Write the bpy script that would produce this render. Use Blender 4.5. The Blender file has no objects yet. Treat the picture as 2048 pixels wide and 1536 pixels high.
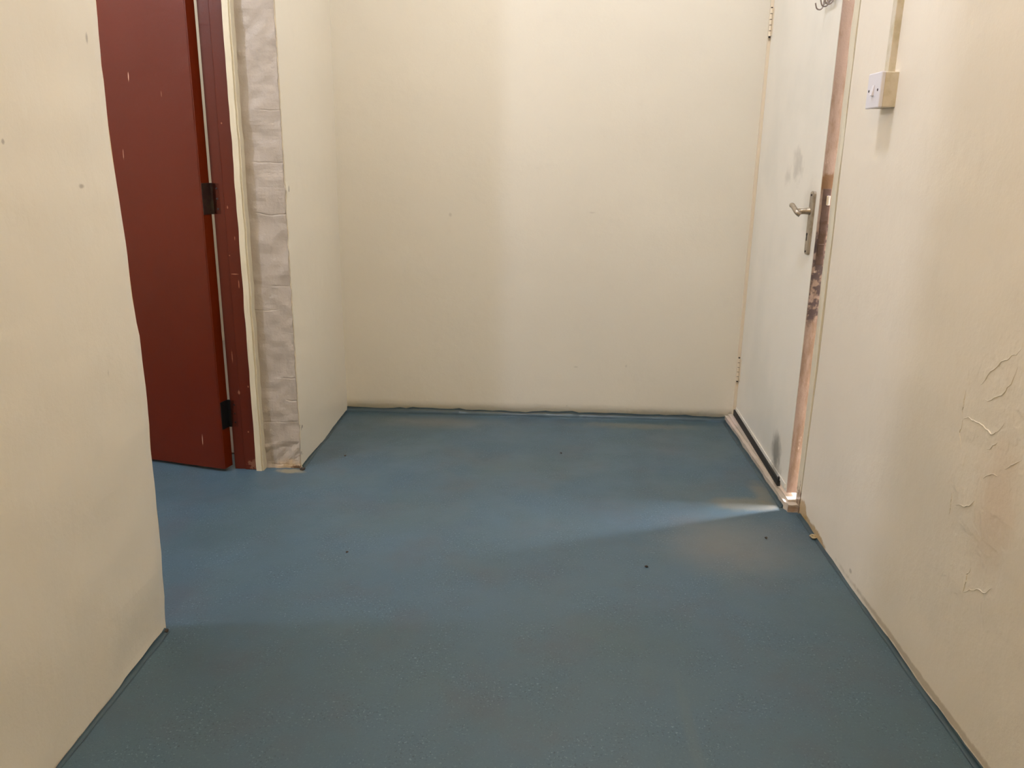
import bpy, bmesh, math, random
from mathutils import Vector, Matrix, noise
random.seed(7)
S = bpy.context.scene
C = S.collection

# ------------------------------------------------------------------ camera
cam_d = bpy.data.cameras.new('camera'); cam = bpy.data.objects.new('camera', cam_d); C.objects.link(cam)
FW = Vector((-0.03596709, 0.96185581, -0.27118218)); RT = Vector((0.99903106, 0.04149341, 0.0146707)); UP = Vector((-0.02536337, 0.27039176, 0.96241623))
M = Matrix((RT, UP, -FW)).transposed().to_4x4(); M.translation = Vector((0, 0, 1.15))
cam.matrix_world = M
cam_d.sensor_width = 36; cam_d.lens = 1621.3 / 2048 * 36; cam_d.clip_start = 0.02
S.camera = cam

# ------------------------------------------------------------------ world, view, lights
S.view_settings.view_transform = 'Standard'; S.view_settings.look = 'None'
S.view_settings.gamma = 1; S.view_settings.use_curve_mapping = False
S.view_settings.exposure = 0.0
w = bpy.data.worlds.new('sky'); S.world = w; w.use_nodes = True
w.node_tree.nodes['Background'].inputs[0].default_value = (0.75, 0.8, 1, 1)
w.node_tree.nodes['Background'].inputs[1].default_value = 1.5

def lamp(name, kind, loc, color, energy, size=0.2, size_y=None, rot=(0, 0, 0), spread=None):
    d = bpy.data.lights.new(name, kind); o = bpy.data.objects.new(name, d); C.objects.link(o)
    d.color = color; d.energy = energy; o.location = loc; o.rotation_euler = rot
    if kind == 'AREA':
        d.size = size
        if size_y: d.shape = 'RECTANGLE'; d.size_y = size_y
    elif kind == 'POINT': d.shadow_soft_size = size
    return o
# warm ceiling lamp of the corridor
lamp('corridor_lamp', 'POINT', (0.20, 2.17, 2.95), (0.78, 0.84, 1.0), 57, 0.10)
# cold lamp of the side passage, hidden behind the near left wall
lamp('passage_lamp', 'POINT', (-2.08, 1.63, 2.25), (0.74, 0.80, 1.0), 64, 0.06)
lamp('rear_fill', 'POINT', (-0.45, -0.6, 2.70), (1.0, 0.72, 0.30), 34, 0.10)  # unseen fill light added behind the camera to brighten the lower walls
# lamp of the room behind the red door
lamp('store_lamp', 'POINT', (-1.6, 4.0, 2.3), (0.95, 0.95, 1.0), 18, 0.1)
# daylight outside the white door
sun = lamp('daylight', 'SUN', (3, 3, 3), (0.93, 0.90, 1.0), 40)
sun.data.angle = math.radians(20)
sd = Vector((-1, -0.10, -1.4)).normalized()
sun.rotation_euler = sd.to_track_quat('-Z', 'Y').to_euler()

# ------------------------------------------------------------------ dimensions
XN, YN, XL, YD, YB, XR, YJ, H = -0.911, 1.745, -0.896, 2.812, 3.553, 0.881, 2.556, 3.05

# ------------------------------------------------------------------ material helpers
def srgb(r, g, b):
    f = lambda c: (c / 255 / 12.92) if c / 255 <= 0.04045 else ((c / 255 + 0.055) / 1.055) ** 2.4
    return (f(r), f(g), f(b), 1)
class Mat:
    def __init__(s, name, col, rough=0.5, metal=0.0, spec=0.5):
        s.m = bpy.data.materials.new(name); s.m.use_nodes = True; s.nt = s.m.node_tree; s.N = s.nt.nodes; s.L = s.nt.links
        s.b = s.N['Principled BSDF']; s.b.inputs['Roughness'].default_value = rough; s.b.inputs['Metallic'].default_value = metal
        s.b.inputs['Specular IOR Level'].default_value = spec
        s.b.inputs['Base Color'].default_value = col
        g = s.N.new('ShaderNodeNewGeometry'); s.pos = g.outputs['Position']
        t = s.N.new('ShaderNodeTexCoord'); s.oc = t.outputs['Object']
        rgb = s.N.new('ShaderNodeRGB'); rgb.outputs[0].default_value = col; s.col = rgb.outputs[0]
        s.h = None
    def noise(s, scale, detail=4, rough=0.5, vec=None, stretch=None):
        n = s.N.new('ShaderNodeTexNoise'); n.inputs['Scale'].default_value = scale; n.inputs['Detail'].default_value = detail; n.inputs['Roughness'].default_value = rough
        v = vec or s.oc
        if stretch:
            mp = s.N.new('ShaderNodeMapping'); mp.inputs['Scale'].default_value = stretch; s.L.new(v, mp.inputs[0]); v = mp.outputs[0]
        s.L.new(v, n.inputs['Vector']); return n.outputs['Fac']
    def ramp(s, fac, a, b, lo=0.0, hi=1.0):
        r = s.N.new('ShaderNodeMapRange'); r.interpolation_type = 'SMOOTHSTEP'
        for i, v in ((1, a), (2, b), (3, lo), (4, hi)): r.inputs[i].default_value = v
        s.L.new(fac, r.inputs[0]); return r.outputs[0]
    def math(s, op, a, b=None):
        m = s.N.new('ShaderNodeMath'); m.operation = op
        for i, v in ((0, a), (1, b)):
            if v is None: continue
            if isinstance(v, (int, float)): m.inputs[i].default_value = v
            else: s.L.new(v, m.inputs[i])
        return m.outputs[0]
    def mix(s, fac, col):
        m = s.N.new('ShaderNodeMix'); m.data_type = 'RGBA'
        if isinstance(fac, (int, float)): m.inputs[0].default_value = fac
        else: s.L.new(fac, m.inputs[0])
        s.L.new(s.col, m.inputs[6])
        if isinstance(col, tuple): m.inputs[7].default_value = col
        else: s.L.new(col, m.inputs[7])
        s.col = m.outputs[2]
    def ell(s, c, r, soft=0.5, wob=0.0, wscale=20, rot=(0, 0, 0)):
        """mask of an ellipsoid at c with radii r: 1 inside, 0 outside"""
        mp = s.N.new('ShaderNodeMapping'); mp.vector_type = 'TEXTURE'
        mp.inputs['Location'].default_value = c; mp.inputs['Scale'].default_value = r; mp.inputs['Rotation'].default_value = rot
        s.L.new(s.oc, mp.inputs[0])
        l = s.N.new('ShaderNodeVectorMath'); l.operation = 'LENGTH'; s.L.new(mp.outputs[0], l.inputs[0]); d = l.outputs['Value']
        if wob:
            n = s.noise(wscale, 5, 0.6); d = s.math('ADD', d, s.math('MULTIPLY', s.math('SUBTRACT', n, 0.5), wob))
        return s.ramp(d, 1 - soft, 1, 1, 0)
    def spot(s, c, r, col, amt=1.0, **k):
        f = s.ell(c, r, **k)
        s.mix(s.math('MULTIPLY', f, amt), col)
    def addh(s, h, amt):
        v = s.math('MULTIPLY', h, amt); s.h = v if s.h is None else s.math('ADD', s.h, v)
    def rough(s, f): s.L.new(f, s.b.inputs['Roughness'])
    def done(s, dist=1.0):
        s.L.new(s.col, s.b.inputs['Base Color'])
        if s.h is not None:
            b = s.N.new('ShaderNodeBump'); b.inputs['Strength'].default_value = 1; b.inputs['Distance'].default_value = dist
            s.L.new(s.h, b.inputs['Height']); s.L.new(b.outputs[0], s.b.inputs['Normal'])
        return s.m

def wall_paint(name, col, peel=False, fine=0.00035):
    m = Mat(name, col, 0.38, spec=0.35)
    m.mix(m.ramp(m.noise(1.3, 3), 0.35, 0.75, 0, 0.35), tuple(c * 0.9 for c in col[:3]) + (1,))
    m.mix(m.ramp(m.noise(14, 5, 0.6), 0.55, 0.85, 0, 0.18), tuple(c * 0.8 for c in col[:3]) + (1,))
    m.addh(m.noise(160, 3, 0.6), fine); m.addh(m.noise(11, 3), 0.0025); m.addh(m.noise(2.2, 2), 0.008)
    return m
CREAM = srgb(234, 225, 206)
wm = wall_paint('cream_gloss_wall_paint', CREAM)
GREY = srgb(120, 105, 85)
for c, r in (((XN, 1.69, 1.36), (.01, .006, .014)), ((XN, 1.60, 1.08), (.01, .012, .006)), ((XN, 1.60, .70), (.01, .006, .014)), ((XN, 1.38, 1.16), (.01, .006, .006))):
    wm.spot(c, r, GREY, 0.5, soft=0.7, wob=0.8, wscale=70)
wm.spot((XN, .9, 0), (.05, .9, .014), srgb(168, 128, 80), 0.6, soft=0.6, wob=1.0, wscale=25)
MW = wm.done()
# back wall: a few dents and scuffs
wm = wall_paint('cream_back_wall_paint', srgb(223, 216, 200))
for c, r in (((0.155, YB, .235), (.014, .01, .006)), ((-.41, YB, .90), (.01, .01, .012)), ((.2, YB, .92), (.02, .01, .005)), ((.38, YB, .245), (.006, .01, .01)), ((.12, YB, .05), (.006, .01, .006)), ((.55, YB, .02), (.35, .02, .03))):
    wm.spot(c, r, GREY, 0.22, soft=0.8, wob=0.9, wscale=60)
MWB = wm.done()
# right wall: peeling at the near end, brown grime at its foot beside the door
wm = wall_paint('cream_right_wall_paint', srgb(238, 228, 212))
wm.spot((XR, 2.40, 0.0), (.05, .14, .035), srgb(168, 132, 66), 0.75, soft=0.25, wob=0.9, wscale=45)
wm.spot((XR, 2.52, 0.02), (.05, .05, .05), srgb(178, 142, 76), 0.7, soft=0.3, wob=0.9, wscale=45)
wm.spot((XR, 1.62, .02), (.05, .6, .012), srgb(150, 128, 96), 0.5, soft=0.5, wob=1.2, wscale=30)
wm.spot((XR, 1.47, .52), (.05, .11, .17), srgb(216, 184, 152), 0.35, soft=0.8, wob=1.0, wscale=9)
wm.spot((XR, 2.08, .045), (.05, .012, .008), srgb(120, 100, 80), 0.4, soft=0.5)
pm = wm.ell((XR, 1.50, .55), (.3, .27, .50), soft=0.7, wob=0.9, wscale=6)
fl = wm.ramp(wm.noise(13, 3, 0.5), 0.46, 0.53)
wm.addh(wm.math('MULTIPLY', pm, fl), 0.0006)
wm.addh(wm.math('MULTIPLY', pm, wm.noise(45, 5, 0.6)), 0.0014)
MWR = wm.done()
# plastered brick edge beside the red door
wm = Mat('rough_white_brick_paint', srgb(176, 165, 152), 0.5, spec=0.3)
cr = wm.ramp(wm.math('ABSOLUTE', wm.math('SUBTRACT', wm.math('FRACT', wm.math('ADD', wm.math('MULTIPLY', wm.N.new('ShaderNodeSeparateXYZ').outputs[2], 1.0), 0.0)), 0.5)), 0, 1)
sx = [n for n in wm.N if n.bl_idname == 'ShaderNodeSeparateXYZ'][0]; wm.L.new(wm.oc, sx.inputs[0])
zz = wm.math('ADD', sx.outputs[2], wm.math('MULTIPLY', wm.noise(7, 2), 0.05))
crs = wm.math('ABSOLUTE', wm.math('SUBTRACT', wm.math('FRACT', wm.math('MULTIPLY', zz, 11.8)), 0.5))
line = wm.math('MULTIPLY', wm.ramp(crs, 0.0, 0.05, 1, 0), wm.ramp(wm.noise(7, 2), 0.5, 0.62))
wm.mix(wm.math('MULTIPLY', line, 0.15), srgb(150, 138, 120))
wm.spot((-.94, YD, .0), (.09, .05, .05), srgb(206, 178, 140), 0.8, soft=0.7, wob=1, wscale=40)
wm.spot((-.915, YD, .0), (.03, .05, .018), srgb(110, 70, 48), 0.7, soft=0.4, wob=1.4, wscale=90)
wm.addh(line, -0.0012); wm.addh(wm.noise(38, 6, 0.65), 0.003); wm.addh(wm.noise(6, 2), 0.012)
MBR = wm.done()

# floor: blue-green resin with speckles and worn paint
fm = Mat('blue_grey_floor_coating', srgb(69, 93, 108), 0.42, spec=0.5)
fm.mix(fm.ramp(fm.noise(1.6, 4, 0.6), 0.35, 0.7, 0, 0.6), srgb(70, 89, 92))
fm.mix(fm.ramp(fm.noise(4.5, 4, 0.6), 0.45, 0.75, 0, 0.5), srgb(76, 84, 92))
clu = fm.ramp(fm.noise(6, 4, 0.6), 0.42, 0.62, 0.25, 1)
fm.mix(fm.math('MULTIPLY', clu, fm.ramp(fm.noise(190, 2, 0.5), 0.60, 0.66, 0, 0.6)), srgb(40, 56, 62))
fm.mix(fm.math('MULTIPLY', clu, fm.ramp(fm.noise(150, 2, 0.5, stretch=(1.1, 1.1, 1)), 0.62, 0.68, 0, 0.4)), srgb(136, 156, 162))
BEI = srgb(126, 118, 98)
fm.spot((.72, 2.62, 0), (.16, .075, .05), BEI, 0.5, soft=0.6, wob=0.9, wscale=16)
fm.spot((.80, 2.72, 0), (.05, .16, .05), BEI, 0.5, soft=0.8, wob=1.1, wscale=16)
fm.spot((.60, 2.30, 0), (.3, .28, .05), srgb(120, 116, 108), 0.5, soft=0.9, wob=0.6, wscale=8)
fm.spot((.42, 3.44, 0), (.36, .06, .05), BEI, 0.4, soft=0.8, wob=1.4, wscale=18)
fm.spot((-.45, 3.42, 0), (.4, .12, .05), srgb(118, 116, 108), 0.5, soft=0.9, wob=0.8, wscale=9)
fm.spot((.33, 1.45, 0), (.02, .28, .05), srgb(78, 96, 104), 0.6, soft=0.8, wob=0.5, wscale=14)
fm.spot((-.93, 2.80, 0), (.07, .03, .05), srgb(150, 138, 110), 0.7, soft=0.6, wob=1.2, wscale=40)
fm.addh(fm.noise(240, 2), 0.0003); fm.addh(fm.noise(5, 3), 0.003)
fm.rough(fm.ramp(fm.noise(3, 4, 0.6), 0.3, 0.7, 0.36, 0.52))
MF = fm.done()
cm = Mat('dark_teal_cove_paint', srgb(54, 74, 82), 0.3)
cm.mix(cm.ramp(cm.noise(9, 4), 0.4, 0.7, 0, 0.6), srgb(46, 64, 76))
cm.addh(cm.noise(40, 3), 0.0008); MCV = cm.done()

# red door gloss paint
def red(name, c1, c2, rough=0.3):
    m = Mat(name, c1, rough, spec=0.35)
    m.mix(m.ramp(m.noise(1.6, 3), 0.35, 0.7, 0, 0.7), c2)
    m.mix(m.ramp(m.noise(9, 4, 0.6, stretch=(1, 1, .3)), 0.55, 0.8, 0, 0.2), tuple(c * 0.8 for c in c2[:3]) + (1,))
    m.addh(m.noise(60, 3), 0.0004); m.addh(m.noise(5, 2), 0.003)
    return m
RED1, RED2, SCR = srgb(97, 30, 6), srgb(88, 25, 2), srgb(222, 178, 150)
MDR_ = red('red_brown_gloss_door_paint', RED1, RED2)
CH, DZ = 14.5, 0.0
# scratches on the leaf: local x runs along the leaf (0 hinge edge), z up
for (x, z, rx, rz, a, k) in ((-.345, .47, .0022, .052, .08, 1), (-.338, .445, .0018, .035, .05, .9), (-.329, .435, .0015, .03, .1, .7), (-.085, .118, .0018, .026, .03, 1),
                             (-.245, 1.385, .0022, .018, .06, .9), (-.30, 1.135, .002, .022, .05, .5), (-.12, 1.33, .0015, .012, 0, .3)):
    MDR_.spot((x, -.0, z), (rx, .03, rz), SCR, k, soft=0.5, rot=(0, a, 0), wob=0.5, wscale=120)
MDR = MDR_.done()
e = red('bright_red_brown_edge_paint', srgb(98, 30, 2), srgb(88, 20, 1), 0.35)
e.mix(e.ramp(e.noise(50, 4, 0.7, stretch=(1, 1, .12)), 0.70, 0.78, 0, 0.5), srgb(170, 110, 78)); MDE = e.done()
f_ = red('red_brown_frame_paint', srgb(92, 34, 16), srgb(82, 27, 8))
for (x, z, rx, rz) in ((-1.092, .965, .003, .008), (-1.075, .86, .002, .009), (-1.098, .80, .003, .003), (-1.085, .735, .016, .003), (-1.073, .70, .0025, .018),
                       (-1.12, .435, .002, .028), (-1.105, .30, .007, .011), (-1.068, .325, .004, .005), (-1.08, .15, .004, .005), (-1.09, 1.24, .003, .004)):
    f_.spot((x, YD, z), (rx, .08, rz), srgb(190, 130, 100), 0.55, soft=0.6, wob=1.0, wscale=120)
f_.spot((-1.06, YD, .02), (.03, .08, .022), srgb(150, 108, 84), 0.6, soft=0.2, wob=3.0, wscale=110)
MFR = f_.done()

def simple(name, col, rough=0.5, metal=0, bump=0.0005, bs=60, var=None, vs=8, spec=0.5):
    m = Mat(name, col, rough, metal, spec)
    if var: m.mix(m.ramp(m.noise(vs, 4, 0.6), 0.4, 0.7, 0, 0.8), var)
    m.addh(m.noise(bs, 4, 0.6), bump); return m.done()
t_ = Mat('cream_architrave_paint', srgb(212, 201, 174), 0.42)
t_.mix(t_.ramp(t_.noise(60, 4, 0.7, stretch=(1, 1, .08)), 0.6, 0.75, 0, 0.5), srgb(170, 158, 130)); t_.addh(t_.noise(60, 4, .6, stretch=(1, 1, .15)), 0.0015); MT = t_.done()
j_ = Mat('cream_jamb_paint', srgb(226, 218, 196), 0.4)
j_.mix(j_.ramp(j_.noise(30, 4, 0.7, stretch=(1, 1, .12)), 0.55, 0.8, 0, 0.45), srgb(196, 180, 140))
j_.spot((.89, 2.575, 0), (.05, .05, .11), srgb(104, 74, 52), 0.85, soft=0.5, wob=1.6, wscale=50)
j_.addh(j_.noise(50, 4, stretch=(1, 1, .2)), 0.0012); MJ = j_.done()
# white door leaf: grey scuffs near the latch side
d_ = Mat('off_white_door_paint', srgb(238, 232, 220), 0.36, spec=0.4)
d_.mix(d_.ramp(d_.noise(2.5, 4), 0.4, 0.7, 0, 0.4), srgb(212, 210, 200))
LS = srgb(150, 143, 130)
d_.spot((-.0, .30, 1.135), (.05, .09, .08), LS, 0.42, soft=0.9, wob=1.8, wscale=20)
d_.spot((-.0, .42, 1.09), (.05, .05, .05), LS, 0.3, soft=0.9, wob=1.8, wscale=25)
d_.spot((-.0, .18, .135), (.05, .085, .085), srgb(112, 106, 94), 0.8, soft=0.7, wob=0.7, wscale=30)
d_.spot((-.0, .15, .06), (.05, .09, .07), srgb(112, 106, 94), 0.6, soft=0.9, wob=1.0, wscale=30)
d_.spot((-.0, .10, 1.0), (.05, .10, .14), srgb(176, 170, 154), 0.35, soft=0.9, wob=0.8, wscale=20)
d_.addh(d_.noise(170, 3), 0.0003); d_.addh(d_.noise(3, 2), 0.004); MD = d_.done()
p_ = Mat('peeled_pinkish_edge_wood', srgb(174, 153, 144), 0.5)
p_.mix(p_.ramp(p_.noise(18, 5, 0.7, stretch=(1, 1, .25)), 0.42, 0.62), srgb(148, 124, 108))
p_.mix(p_.ramp(p_.noise(26, 5, 0.7, stretch=(1, 1, .4)), 0.60, 0.68, 0, 0.9), srgb(226, 206, 194))
p_.mix(p_.math('MULTIPLY', p_.ell((0.02, 0, .80), (.05, .05, .20), soft=0.3, wob=0.6, wscale=14), p_.ramp(p_.noise(30, 4, .6), .42, .55)), srgb(84, 70, 72))
p_.spot((.02, 0, 1.085), (.05, .05, .03), srgb(120, 84, 44), 0.8, soft=0.4, wob=1.2, wscale=40)
p_.addh(p_.noise(70, 5, 0.7), 0.002); MP = p_.done()
s_ = Mat('painted_sill_timber', srgb(200, 187, 172), 0.45)
s_.mix(s_.ramp(s_.noise(14, 5, 0.65, stretch=(1, .25, 1)), 0.45, 0.65, 0, 0.6), srgb(172, 158, 140))
s_.spot((.86, 3.45, .03), (.06, .10, .03), srgb(228, 208, 196), 0.7, soft=0.8, wob=0.6)  # light leaking under the leaf, painted as a pale patch at the hinge end
s_.spot((.86, 2.555, .01), (.05, .02, .02), srgb(150, 120, 94), 0.8, soft=0.5, wob=0.8, wscale=50)
s_.addh(s_.noise(60, 5, 0.7, stretch=(1, .4, 1)), 0.002); MS = s_.done()
MBLK = simple('black_rubber', srgb(22, 20, 22), 0.6)
MDK = simple('dark_void_filler', srgb(48, 38, 30), 0.8)
MHG = simple('black_iron_hinge', srgb(16, 15, 14), 0.55, 0.0, 0.0008, 80, spec=0.25)
MHG2 = simple('rusty_dark_iron_hinge', srgb(40, 20, 14), 0.55, 0.0, 0.0012, 80, srgb(58, 50, 32), 40, spec=0.3)
MST = simple('worn_grey_steel', srgb(168, 156, 140), 0.38, 0.7, 0.0006, 90, srgb(128, 116, 100), 30)
MLK = simple('tarnished_lock_steel', srgb(110, 92, 88), 0.4, 0.6, 0.0012, 90, srgb(84, 66, 52), 22)
MCH = simple('bright_latch_steel', srgb(230, 226, 224), 0.2, 0.9, 0.0002)
MWIRE = simple('rack_wire_steel', srgb(150, 138, 134), 0.35, 0.6, 0.0002)
MPL = simple('white_switch_plastic', srgb(226, 222, 228), 0.35, 0, 0.0001)
MBX = simple('painted_cream_switch_box', srgb(214, 203, 184), 0.45, 0, 0.0012, 60, srgb(192, 180, 150), 30)
MHC = simple('cream_painted_hinge', srgb(226, 212, 188), 0.4, 0, 0.0008, 80)
MPLC = simple('crumbled_plaster', srgb(176, 158, 122), 0.8, 0, .002)
MDEB = simple('dark_dirt_crumb', srgb(62, 52, 44), 0.8)
MHOLE = simple('dark_screw_recess', srgb(40, 36, 40), 0.6)
MCEIL = simple('white_ceiling_paint', srgb(228, 222, 208), 0.7)
MOUT = simple('outdoor_concrete', srgb(170, 160, 150), 0.9)

# ------------------------------------------------------------------ mesh helpers
def link(name, bm, mat, parent=None, smooth=False):
    bmesh.ops.recalc_face_normals(bm, faces=bm.faces[:])
    me = bpy.data.meshes.new(name); bm.to_mesh(me); bm.free()
    for m in (mat if isinstance(mat, (list, tuple)) else [mat]): me.materials.append(m)
    if smooth:
        for p in me.polygons: p.use_smooth = True
    o = bpy.data.objects.new(name, me); C.objects.link(o)
    if parent: o.parent = parent
    return o
def tag(o, label=None, cat=None, kind=None, group=None):
    if label: o['label'] = label
    if cat: o['category'] = cat
    if kind: o['kind'] = kind
    if group: o['group'] = group
    return o
def box(bm, x0, x1, y0, y1, z0, z1, bev=0.0, seg=2):
    b = bmesh.new()
    bmesh.ops.create_cube(b, size=1, matrix=Matrix.Translation(((x0 + x1) / 2, (y0 + y1) / 2, (z0 + z1) / 2)) @ Matrix.Diagonal((x1 - x0, y1 - y0, z1 - z0, 1)))
    if bev: bmesh.ops.bevel(b, geom=b.edges[:], offset=bev, segments=seg, profile=0.5, affect='EDGES')
    me = bpy.data.meshes.new('t'); b.to_mesh(me); b.free(); bm.from_mesh(me); bpy.data.meshes.remove(me)
def gridbox(bm, x0, x1, y0, y1, z0, z1, step, fn):
    """a closed box whose six faces are subdivided and moved by fn(co)"""
    b = bmesh.new()
    nx, ny, nz = [max(1, round(d / step)) for d in (x1 - x0, y1 - y0, z1 - z0)]
    cache = {}
    def V(i, j, k):
        if (i, j, k) not in cache:
            c = Vector((x0 + (x1 - x0) * i / nx, y0 + (y1 - y0) * j / ny, z0 + (z1 - z0) * k / nz)); cache[(i, j, k)] = b.verts.new(fn(c))
        return cache[(i, j, k)]
    for i in range(nx):
        for j in range(ny):
            for k in (0, nz): b.faces.new([V(i, j, k), V(i + 1, j, k), V(i + 1, j + 1, k), V(i, j + 1, k)])
    for i in range(nx):
        for k in range(nz):
            for j in (0, ny): b.faces.new([V(i, j, k), V(i + 1, j, k), V(i + 1, j, k + 1), V(i, j, k + 1)])
    for j in range(ny):
        for k in range(nz):
            for i in (0, nx): b.faces.new([V(i, j, k), V(i, j + 1, k), V(i, j + 1, k + 1), V(i, j, k + 1)])
    me = bpy.data.meshes.new('t'); b.to_mesh(me); b.free(); bm.from_mesh(me); bpy.data.meshes.remove(me)
def tube(bm, pts, r, n=10, radii=None, caps=True):
    pts = [Vector(p) for p in pts]; rings = []
    up = Vector((0, 0, 1))
    for i, p in enumerate(pts):
        t = (pts[min(i + 1, len(pts) - 1)] - pts[max(i - 1, 0)]).normalized()
        a = t.cross(up)
        if a.length < 0.05: a = t.cross(Vector((0, 1, 0)))
        a.normalize(); b = t.cross(a); rr = radii[i] if radii else r
        rings.append([bm.verts.new(p + a * math.cos(2 * math.pi * k / n) * rr + b * math.sin(2 * math.pi * k / n) * rr) for k in range(n)])
    for i in range(len(rings) - 1):
        for k in range(n): bm.faces.new([rings[i][k], rings[i][(k + 1) % n], rings[i + 1][(k + 1) % n], rings[i + 1][k]])
    if caps: bm.faces.new(rings[0]); bm.faces.new(rings[-1][::-1])
def nz(v, s, a): return (noise.noise(Vector(v) * s)) * a
def catm(pts, n=6):
    out = []; P = [Vector(p) for p in pts]; P = [P[0]] + P + [P[-1]]
    for i in range(1, len(P) - 2):
        for k in range(n):
            t = k / n; a, b, c, d = P[i - 1], P[i], P[i + 1], P[i + 2]
            out.append(0.5 * ((2 * b) + (c - a) * t + (2 * a - 5 * b + 4 * c - d) * t * t + (3 * b - a - 3 * c + d) * t ** 3))
    return out + [P[-2]]

# ------------------------------------------------------------------ setting
bm = bmesh.new(); gridbox(bm, -3.3, 1.08, -1.7, 5.0, -0.1, 0, 0.25, lambda c: c)
tag(link('floor', bm, MF), 'blue grey coated corridor floor with speckles and worn beige patches', 'floor', 'structure')
bm = bmesh.new(); box(bm, -3.3, 1.08, -1.7, 5.0, H, H + .12)
tag(link('ceiling', bm, MCEIL), 'white painted ceiling above the corridor', 'ceiling', 'structure')

# near left wall: its free end is visibly wavy
prof = [(0, -.916), (.03, -.916), (.18, -.909), (.28, -.908), (.54, -.902), (.72, -.903), (.84, -.906), (1.12, -.913), (1.33, -.915), (1.44, -.912), (1.7, -.911), (H, -.911)]
def pint(z):
    for (a, u), (b, v) in zip(prof, prof[1:]):
        if a <= z <= b: return u + (v - u) * (z - a) / (b - a)
    return prof[-1][1]
def fn(c):
    c = c.copy()
    wx = min(1, max(0, (c.x + 1.03) / .119)); wy = max(0, min(1, (c.y - 1.2) / .5))
    if wx > .5: c.x = XN + (pint(c.z) - XN) * wy + nz(c, 9, .0022) + nz(c, 2.5, .003)
    if c.y > 1.74:
        c.y += nz((c.z * 3, c.x * 5, 2), 3, .006) + nz((c.z, 0, 4), 30, .0025)
        if wx > .5: c.x -= .004
    return c
bm = bmesh.new(); gridbox(bm, -1.03, XN, -1.5, YN, 0, H, .03, fn)
tag(link('wall_left', bm, MW, smooth=False), 'cream near left wall with a wavy end edge beside the side passage', 'wall', 'structure')

# recess wall (left, beyond the red door) and the rough brick-end face that looks at the camera
def fn(c):
    c = c.copy()
    if c.x > -.90:
        c.x += nz(c, 4, .004)
        if c.y < YD + .03: c.x += nz((c.z, 1, 7), 22, .007) * (1 if c.z < 1.1 else .3)
    return c
bm = bmesh.new(); gridbox(bm, -1.0, XL, YD + .024, YB + .1, 0, H, .035, fn)
tag(link('wall_recess', bm, MW), 'cream recess wall between the red door and the back wall', 'wall', 'structure')
def fn(c):
    c = c.copy()
    if c.y < YD + .03:
        c.y += nz(c, 10, .005) + nz(c, 28, .0035)
        if c.z < .1: c.y += nz((c.x, 3, c.z), 30, .010)
    if c.x > XL - .005: c.x += -.003 + nz((c.z, 1, 7), 22, .007) * (1 if c.z < 1.1 else .3) + nz(c, 60, .003)
    return c
bm = bmesh.new(); gridbox(bm, -1.035, XL, YD + .017, YD + .06, 0, H, .012, fn)
tag(link('wall_pillar', bm, MBR), 'rough white painted brick end face beside the red door frame', 'wall', 'structure')
bm = bmesh.new()
box(bm, -3.3, -2.06, YD, YD + .1, 0, H); box(bm, -2.06, -1.02, YD + .02, YD + .1, 2.12, H); box(bm, -1.135, -1.0, YD + .1, YD + .14, 0, H)
tag(link('wall_passage', bm, MW), 'cream passage wall around the red door', 'wall', 'structure')
# back wall
bm = bmesh.new(); gridbox(bm, -1.0, 1.08, YB, YB + .12, 0, H, .06, lambda c: Vector((c.x, c.y + (nz(c, 1.5, .006) if c.y < YB + .01 else 0), c.z)))
tag(link('wall_back', bm, MWB, smooth=True), 'cream painted back wall facing the camera', 'wall', 'structure')
# right wall with the doorway
def fn(c):
    c = c.copy()
    if c.x < XR + .01: c.x += nz(c, 1.8, .006) + nz(c, 7, .002) * (1 if c.y < 2.0 else .4)
    return c
bm = bmesh.new(); gridbox(bm, XR, XR + .14, -1.5, YJ - .004, 0, H, .05, fn)
gridbox(bm, XR, XR + .14, YJ - .004, YB, 2.09, H, .1, fn)
# ridges of lifted paint on the near part
from mathutils.geometry import intersect_line_plane
def pix(x, y, px):
    """a point of the wall plane x = px given in the photo's measured coordinates"""
    d = FW + RT * (x - 1024) / 1621.3 - UP * (y - 768) / 1621.3
    t = px / d.x; return Vector((0, 0, 1.15)) + d * t
ridges = [[(2048, 700), (2018, 718), (1990, 740), (1965, 772)], [(2040, 735), (2020, 775), (1998, 795), (1975, 800)], [(1928, 838), (1945, 838), (1965, 850), (1985, 866), (2000, 860), (2012, 845)],
          [(1928, 838), (1922, 870), (1924, 905)], [(1975, 898), (1990, 892), (2000, 885)], [(1905, 985), (1902, 1010), (1898, 1030)], [(1915, 1012), (1935, 1012), (1955, 1003)], [(1970, 955), (1985, 950), (1998, 950)],
          [(2048, 920), (2030, 930), (2015, 940)], [(1935, 780), (1930, 810), (1928, 838)], [(1925, 1183), (1950, 1180), (1968, 1186), (1985, 1175)], [(1925, 1185), (1932, 1160), (1940, 1135)]]
for rd in ridges:
    pts = []
    for p in catm([pix(a, b, XR) for a, b in rd], 8):
        q = p + Vector((0, nz(p, 60, .006), nz(p + Vector((3, 3, 3)), 60, .006))); q.x = XR + nz(q, 1.8, .006) + nz(q, 7, .002) + .0003; pts.append(q)
    n = len(pts); tube(bm, pts, .0012, 6, [.0005 + .0013 * math.sin(math.pi * i / (n - 1)) * (0.7 + .5 * random.random()) for i in range(n)], caps=False)
tag(link('wall_right', bm, MWR), 'cream right wall with peeling paint beside the white door', 'wall', 'structure')
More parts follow.
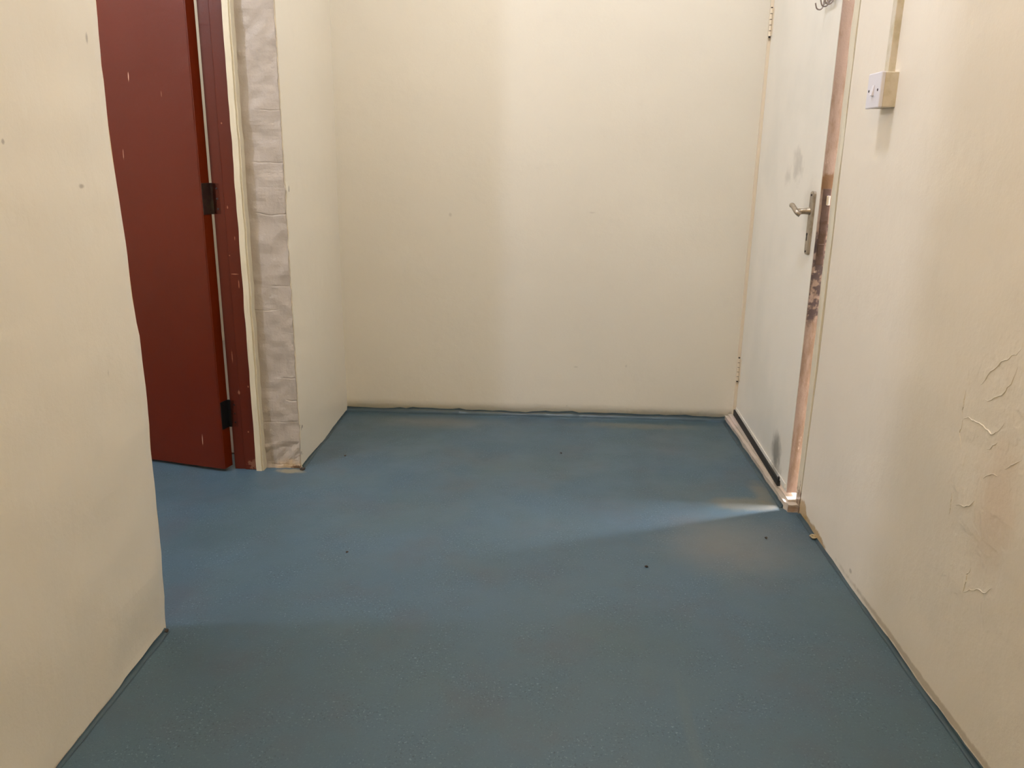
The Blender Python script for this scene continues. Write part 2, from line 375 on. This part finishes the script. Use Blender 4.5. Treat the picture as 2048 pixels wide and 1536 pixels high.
# unseen shell: passage, store room, corridor behind the camera
bm = bmesh.new()
box(bm, -1.03, 1.08, -1.7, -1.5, 0, H)
tag(link('wall_front', bm, MW), 'cream wall behind the camera', 'wall', 'structure')
bm = bmesh.new(); box(bm, -3.3, -3.2, 1.1, 5.0, 0, H); box(bm, -3.2, -1.03, 1.1, 1.2, 0, H)
tag(link('wall_side', bm, MW), 'cream far walls of the side passage', 'wall', 'structure')
bm = bmesh.new(); box(bm, -3.2, -.9, 4.9, 5.0, 0, H); box(bm, -1.0, -.9, YB + .12, 4.9, 0, H)
tag(link('wall_store', bm, MW), 'pale walls of the room behind the red door', 'wall', 'structure')

bm = bmesh.new(); box(bm, -3.19, -1.0, YD + .15, 4.9, -.02, .004)
tag(link('floor', bm, MOUT), 'grey concrete floor of the room behind the red door', 'floor', 'structure')
# coved floor edges
def cove(name, pts, nrm, r, label, up=None):
    """concave fillet of radius r along floor polyline pts, nrm points into the room"""
    bm = bmesh.new(); rings = []
    P = []
    for a, b in zip(pts, pts[1:]):
        a, b = Vector(a), Vector(b); n = max(1, int((b - a).length / .03))
        P += [a + (b - a) * i / n for i in range(n)]
    P.append(Vector(pts[-1])); nrm = Vector(nrm)
    for p in P:
        rr = r * (1 + nz(p, 8, .35) + nz(p, 25, .25)); ring = []
        ring.append(bm.verts.new(p - nrm * .01 + Vector((0, 0, -.002)))); ring.append(bm.verts.new(p - nrm * .01 + Vector((0, 0, rr))))
        for k in range(7):
            a = math.pi / 2 * k / 6
            ring.append(bm.verts.new(p + nrm * (rr * (1 - math.cos(a)) + .0015) + Vector((0, 0, rr * (1 - math.sin(a)) + .0008 * (k == 6)))))
        ring.append(bm.verts.new(p + nrm * (rr + .004) + Vector((0, 0, -.002))))
        rings.append(ring)
    m = len(rings[0])
    for A, B in zip(rings, rings[1:]):
        for k in range(m): bm.faces.new([A[k], A[(k + 1) % m], B[(k + 1) % m], B[k]])
    bm.faces.new(rings[0]); bm.faces.new(rings[-1][::-1])
    return tag(link(name, bm, MCV), label, 'floor trim', 'structure')
cove('trim_1', [(XL, YB, 0), (.30, YB, 0), (.845, YB, 0)], (0, -1, 0), .021, 'dark teal coved floor edge along the back wall')
cove('trim_2', [(XL, YD + .03, 0), (XL, YB - .02, 0)], (1, 0, 0), .008, 'dark teal coved floor edge along the recess wall')
cove('trim_3', [(XR, -1.4, 0), (XR, YJ - .01, 0)], (-1, 0, 0), .010, 'dark teal coved floor edge along the right wall')
cove('trim_4', [(pint(0), -1.4, 0), (pint(0), YN - .01, 0)], (1, 0, 0), .010, 'dark teal coved floor edge along the near left wall')
cove('trim_5', [(.838, 2.60, 0), (.838, YB - .02, 0)], (-1, 0, 0), .010, 'dark teal floor edge along the white door sill')

# ------------------------------------------------------------------ red door, frame, architrave
bm = bmesh.new(); box(bm, -1.143, -1.102, YD - .005, YD + .11, 0, 2.08, .002); box(bm, -1.104, -1.044, YD - .010, YD + .11, 0, 2.08, .003)
fr = tag(link('trim_6', bm, MFR), 'red brown painted timber frame post on the hinge side of the red door', 'door frame', 'structure')
bm = bmesh.new(); box(bm, -2.02, -1.043, YD - .004, YD + .11, 2.075, 2.14, .003); box(bm, -2.08, -2.0, YD - .004, YD + .11, 0, 2.14, .003)
tag(link('trim_7', bm, MFR), 'red brown painted head and latch post of the red door frame', 'door frame', 'structure')
def fn_arch(c):
    c = c.copy(); c.x += nz((c.z, 2, 2), 14, .0022); c.y += nz((c.z, 5, 2), 9, .003); return c
bm = bmesh.new()
gridbox(bm, -1.056, -1.036, YD - .021, YD + .03, 0, 2.16, .012, fn_arch)
gridbox(bm, -1.038, -1.030, YD - .016, YD + .03, 0, 2.16, .012, fn_arch)
gridbox(bm, -1.050, -1.044, YD - .018, YD, 0, 2.16, .012, fn_arch)
tag(link('trim_8', bm, MT), 'cream moulded architrave strip between red frame and brick end face', 'door trim', 'structure')

A = math.radians(14.5)
door = bpy.data.objects.new('door_1', None); C.objects.link(door)
door.location = (-1.1685, YD - .042, 0); door.rotation_euler = (0, 0, -A)     # local -x runs along the leaf, +y is its thickness
tag(door, 'red brown gloss painted timber door standing ajar at the left', 'door', 'structure')
def fnl(c):
    c = c.copy()
    if c.y < .001: c.y += nz(c, 1.5, .003)
    if c.x > -.001: c.y += nz((c.z, 9, 1), 30, .0015); 
    return c
bm = bmesh.new(); gridbox(bm, -.80, -.0005, 0, .046, .012, 2.06, .04, fnl)
link('leaf', bm, MDR, door)
bm = bmesh.new(); gridbox(bm, -.0005, .0035, .0012, .0455, .013, 2.055, .03, lambda c: c + Vector((nz((c.z, 2, 2), 20, .0008), 0, 0)))
tag(link('leaf_edge', bm, MDE, door), 'brighter red brown hinge edge of the door')
def hinge(z0, z1, mat, lab):
    bm = bmesh.new()
    box(bm, .0028, 0.0062, .002, .046, z0, z1, .0008)                     # plate on the leaf edge
    tube(bm, [(.008, .0455, z0 + .001), (.008, .0455, z1 - .001)], .0048, 12)   # pin
    h = tag(link('hinge', bm, mat, door), lab)
    bm = bmesh.new(); R = Matrix.Rotation(A, 4, 'Z')
    box(bm, -1.152, -1.117, YD - .005, YD - .0005, z0, z1, .0008)
    bmesh.ops.transform(bm, matrix=(Matrix.Translation(door.location) @ Matrix.Rotation(-A, 4, 'Z')).inverted(), verts=bm.verts[:])
    pl = link('hinge_plate', bm, mat, h)
    bm = bmesh.new(); bmesh.ops.create_cone(bm, cap_ends=True, segments=12, radius1=.0035, radius2=.0025, depth=.0015)
    bmesh.ops.rotate(bm, matrix=Matrix.Rotation(math.pi / 2, 3, 'X'), verts=bm.verts[:]); me = None
    for dz in (.018, .052, (z1 - z0) - .018):
        b2 = bm.copy(); bmesh.ops.translate(b2, vec=(-1.1275, YD - .0055, z0 + dz), verts=b2.verts[:])
        bmesh.ops.transform(b2, matrix=(Matrix.Translation(door.location) @ Matrix.Rotation(-A, 4, 'Z')).inverted(), verts=b2.verts[:])
        link('screw', b2, MHOLE if mat is MHG2 else MHG, h)
    bm.free()
hinge(.940, 1.045, MHG2, 'rusty dark iron hinge halfway up the red door')
hinge(.166, .270, MHG, 'black iron hinge near the foot of the red door')
hinge(1.82, 1.92, MHG, None)
# debris lodged at the foot of the brick end face
# ------------------------------------------------------------------ right frame, sill and white door
def fj(c):
    c = c.copy()
    if c.x < .885: c.x += nz((c.z, c.y * 10, 3), 7, .0025)
    return c
bm = bmesh.new()
gridbox(bm, XR - .002, XR + .12, YJ, YJ + .043, 0, 2.09, .02, fj)
box(bm, XR + .052, XR + .12, YJ + .04, YJ + .060, 0, 2.09, .002)
tag(link('trim_9', bm, MJ), 'cream painted latch side door jamb beside the right wall', 'door frame', 'structure')
bm = bmesh.new(); box(bm, XR + .02, XR + .13, YJ - .006, YJ + .002, 0, 2.09)  # filler added against light leaks, coloured dark so the crack reads as shade
tag(link('trim_10', bm, MDK), 'dark filler added inside the crack between the cream jamb and the right wall', 'gap', 'structure')
bm = bmesh.new()
gridbox(bm, XR - .009, XR + .003, YB - .010, YB + .01, .02, 2.09, .03, lambda c: c + Vector((nz((c.z, 1, 1), 5, .002), 0, 0)))
box(bm, XR + .003, XR + .12, YB - .018, YB + .01, 0, 2.09)
tag(link('trim_11', bm, MHC), 'cream hinge side door jamb in the back corner', 'door frame', 'structure')
bm = bmesh.new(); box(bm, XR, XR + .12, YJ, YB, 2.05, 2.10, .003)
tag(link('trim_12', bm, MJ), 'cream door frame head above the white door', 'door frame', 'structure')
def fs(c):
    c = c.copy()
    if c.x < .85: c.x += nz((c.y, 1, 1), 9, .004) + nz((c.y, 1, 5), 35, .002)
    if c.z > .02: c.z += nz((c.y, c.x * 8, 1), 9, .004)
    if c.y < 2.59: c.x += .006; c.y += nz((c.x * 30, c.z * 30, 1), 1, .004)
    return c
bm = bmesh.new(); gridbox(bm, .839, XR + .12, YJ + .008, YB - .002, 0, .026, .014, fs)
gridbox(bm, .852, XR + .12, YJ + .036, YB - .004, .018, .034, .014, lambda c: c + Vector((nz((c.y, 3, 1), 9, .002), 0, nz((c.y, 1, 4), 8, .003) if c.z > .03 else 0)))
tag(link('trim_13', bm, MS), 'scuffed pale timber sill below the white door', 'door sill', 'structure')

B = math.atan2(.030, .915)
d2 = bpy.data.objects.new('door_2', None); C.objects.link(d2)
LY = YJ + .068
d2.location = (.852, LY, 0)
d2.rotation_euler = (0, 0, -B)       # local y: 0 latch edge to .915 hinge edge; local x: 0 inner face, .04 outer face
tag(d2, 'off white flush door slightly ajar in the right wall', 'door', 'structure')
bm = bmesh.new(); gridbox(bm, 0, .037, .002, .908, .046, 2.04, .05, lambda c: c)
link('leaf', bm, MD, d2)
bm = bmesh.new(); gridbox(bm, .0012, .0365, -.001, .003, .047, 2.035, .008, lambda c: c + Vector((0, nz((c.x * 40, 1, c.z * 12), 1.5, .0010) - .0004, 0)))
tag(link('leaf_edge', bm, MP, d2), 'peeling pinkish latch edge of the white door')
bm = bmesh.new(); box(bm, -.004, .0, .012, .90, .058, .074, .0015); tag(link('bottom_rail_strip', bm, MD, d2))
bm = bmesh.new(); box(bm, -.010, .002, .085, .912, .034, .060, .002); box(bm, -.008, -.003, .080, .092, .056, .070, .001)
tag(link('rubber_seal', bm, MBLK, d2), 'black rubber seal along the foot of the white door')
# handle set
hd = None
bm = bmesh.new()
b = bmesh.new()
def plate_outline(w, h, r=.012, n=8):
    pts = []
    for cx, cz, a0 in ((w / 2 - r, h / 2 - r, 0), (-w / 2 + r, h / 2 - r, 90), (-w / 2 + r, -h / 2 + r, 180), (w / 2 - r, -h / 2 + r, 270)):
        for k in range(n + 1):
            a = math.radians(a0 + 90 * k / n); pts.append((cx + r * math.cos(a), cz + r * math.sin(a)))
    return pts
def plate(bm, cy, cz, w, h, x0, x1, r):
    P = plate_outline(w, h, r); Q = plate_outline(w - .008, h - .008, max(.002, r - .004))
    A_ = [bm.verts.new((x0, cy + u, cz + v)) for u, v in P]; B_ = [bm.verts.new((x1 + .0025, cy + u, cz + v)) for u, v in P]; D_ = [bm.verts.new((x1, cy + u, cz + v)) for u, v in Q]
    n = len(P)
    for k in range(n):
        bm.faces.new([A_[k], A_[(k + 1) % n], B_[(k + 1) % n], B_[k]]); bm.faces.new([B_[k], B_[(k + 1) % n], D_[(k + 1) % n], D_[k]])
    bm.faces.new(D_); bm.faces.new(A_[::-1])
b.free()
HY, HZ = .060, .955
plate(bm, HY, HZ, .040, .200, .0005, -.009, .011)
hp = tag(link('handle_plate', bm, MST, d2), 'worn grey steel handle backplate')
bm = bmesh.new()
tube(bm, [(-.008, HY, HZ + .038), (-.012, HY, HZ + .038), (-.030, HY, HZ + .037), (-.046, HY, HZ + .036)], .009, 16, [.0125, .0105, .009, .0095])
tube(bm, catm([(-.040, HY - .008, HZ + .026), (-.050, HY - .003, HZ + .034), (-.054, HY + .020, HZ + .046), (-.055, HY + .036, HZ + .052), (-.054, HY + .052, HZ + .053), (-.053, HY + .058, HZ + .052)], 5), .008, 14,
     None)
link('handle_lever', bm, MST, hp, smooth=True)
bm = bmesh.new(); tube(bm, [(-.0075, HY + .004, HZ - .036), (-.0105, HY + .004, HZ - .036)], .005, 12); box(bm, -.0100, -.0075, HY + .0015, HY + .0065, HZ - .056, HZ - .038, .0005)
tag(link('keyhole', bm, MBLK, hp), 'dark keyhole in the backplate')
for dz in (.088, -.090):
    bm = bmesh.new(); tube(bm, [(-.0085, HY, HZ + dz), (-.0108, HY, HZ + dz)], .0035, 10); link('screw', bm, MHOLE, hp)
bm = bmesh.new(); box(bm, .008, .032, -.0035, 0, .83, 1.065, .001); box(bm, .010, .030, -.0040, -.003, .90, .97, .0008)
lp = tag(link('lock_faceplate', bm, MLK, d2), 'tarnished steel lock faceplate on the latch edge')
bm = bmesh.new(); box(bm, .018, .029, -.012, -.002, 1.015, 1.045, .002); link('latch_bolt', bm, MCH, lp)
bm = bmesh.new(); box(bm, .010, .029, -.0065, -.002, .865, .895, .001); link('dead_bolt', bm, MLK, lp)
for zc in (.248, 1.676):
    bm = bmesh.new()
    for k in range(5):
        a = zc - .052 + k * .021; tube(bm, [(-.006, .911, a), (-.006, .911, a + .0186)], .0058, 12)
    box(bm, -.0012, .0, .885, .914, zc - .05, zc + .05, .0004)
    h = tag(link('hinge', bm, MHC, d2), 'cream painted butt hinge in the back corner')
    bm = bmesh.new(); tube(bm, [(-.006, .911, zc - .058), (-.006, .911, zc + .055)], .0040, 10); link('hinge_pin', bm, MDK, h)
# outdoor ground behind the door
bm = bmesh.new(); box(bm, 1.08, 4, 1.0, 5.0, -.1, -.005)
tag(link('trim_14', bm, MOUT), 'concrete ground outside the white door', 'ground', 'structure')

# ------------------------------------------------------------------ hook rack on the white door
rk = bpy.data.objects.new('hook_rack', None); C.objects.link(rk)
RM = Matrix.Translation(d2.location) @ Matrix.Rotation(-B, 4, 'Z')
RY0, RY1, RZ = .040, .160, 1.628
rk.matrix_world = RM @ Matrix.Translation((0, 0, 0))
tag(rk, 'small steel wire hook rack fixed high on the white door', 'hook rack')
bm = bmesh.new()
for z in (RZ + .012, RZ - .012): tube(bm, [(-.010, RY0, z), (-.010, RY1, z)], .0022, 8)
n = 7
for i in range(n):
    y = RY0 + (RY1 - RY0) * i / (n - 1); tube(bm, [(-.010, y, RZ - .012), (-.010, y + (.012 if i % 2 else -.0), RZ + .012)], .0018, 8)
for y in (RY0 + .02, RY1 - .02): tube(bm, [(0, y, RZ), (-.010, y, RZ)], .003, 8)
link('frame', bm, MWIRE, rk)
for y in (RY0 + .02, (RY0 + RY1) / 2, RY1 - .004):
    bm = bmesh.new(); tube(bm, catm([(-.010, y, RZ + .012), (-.011, y, RZ - .014), (-.018, y, RZ - .026), (-.030, y, RZ - .024), (-.036, y, RZ - .008)], 6), .0022, 8); link('hook', bm, MWIRE, rk, smooth=True)

# ------------------------------------------------------------------ light switch and its trunking
sw = bpy.data.objects.new('light_switch', None); C.objects.link(sw); sw.location = (XR, 2.256, 1.325)
tag(sw, 'white single light switch in a cream surface box on the right wall', 'light switch')
bm = bmesh.new(); box(bm, -.034, .003, -.0425, .0425, -.0425, .0425, .002); link('back_box', bm, MBX, sw)
bm = bmesh.new(); box(bm, -.044, -.033, -.0435, .0435, -.0435, .0435, .003, 3); pl = tag(link('face_plate', bm, MPL, sw), 'white plastic face plate')
bm = bmesh.new()
v = [(-.0438, -.007, -.013), (-.0438, .007, -.013), (-.0438, .007, .013), (-.0438, -.007, .013), (-.0505, -.0065, -.0125), (-.0505, .0065, -.0125), (-.0452, .0065, .0125), (-.0452, -.0065, .0125)]
vs = [bm.verts.new(p) for p in v]
for q in ((0, 1, 2, 3), (4, 5, 6, 7), (0, 1, 5, 4), (1, 2, 6, 5), (2, 3, 7, 6), (3, 0, 4, 7)): bm.faces.new([vs[i] for i in q])
link('rocker', bm, MPL, pl)
for y in (-.029, .029):
    bm = bmesh.new(); tube(bm, [(-.0436, y, 0), (-.0446, y, 0)], .0034, 12); link('screw', bm, MHOLE, pl)
bm = bmesh.new()
box(bm, XR - .018, XR + .003, 2.243, 2.269, 1.366, 3.049, .0015)
tag(link('cable_trunking', bm, MBX), 'cream cable trunking running up the right wall from the switch', 'cable trunking')

# ------------------------------------------------------------------ crumbs on the floor
def crumb(x, y, r, lab):
    bm = bmesh.new(); bmesh.ops.create_icosphere(bm, subdivisions=2, radius=r)
    for v in bm.verts:
        v.co = v.co * (1 + noise.noise(v.co * 300 + Vector((x * 9, y * 9, 0))) * .6); v.co.z *= .6
    mz = min(v.co.z for v in bm.verts)
    o = link('dirt_crumb', bm, MPLC if 'plaster' in lab else MDEB); o.location = (x, y, -mz - .0004); tag(o, lab, 'crumb', None, 'crumbs on the floor'); return o
FL = lambda a, b: (lambda d: Vector((0, 0, 1.15)) + d * (-1.15 / d.z))(FW + RT * (a - 1024) / 1621.3 - UP * (b - 768) / 1621.3)
for (a, b, r, lab) in ((1532, 1077, .0045, 'dark crumb on the floor nearest the white door sill'), (1293, 1134, .0045, 'dark crumb on the blue floor right of the middle'), (1122, 907, .004, 'tiny dark crumb on the floor nearest the back wall'),
                       (694, 1105, .004, 'tiny dark crumb on the floor left of the middle'), (690, 912, .004, 'tiny dark crumb on the floor in front of the recess wall'), (606, 940, .009, 'brown paint chip at the foot of the brick end face'),
                       (331, 1264, .007, 'black chip at the foot of the near left wall corner'), (1627, 1077, .012, 'crumbled plaster lump at the foot of the right wall')):
    p = FL(a, b); crumb(p.x, p.y, r, lab)
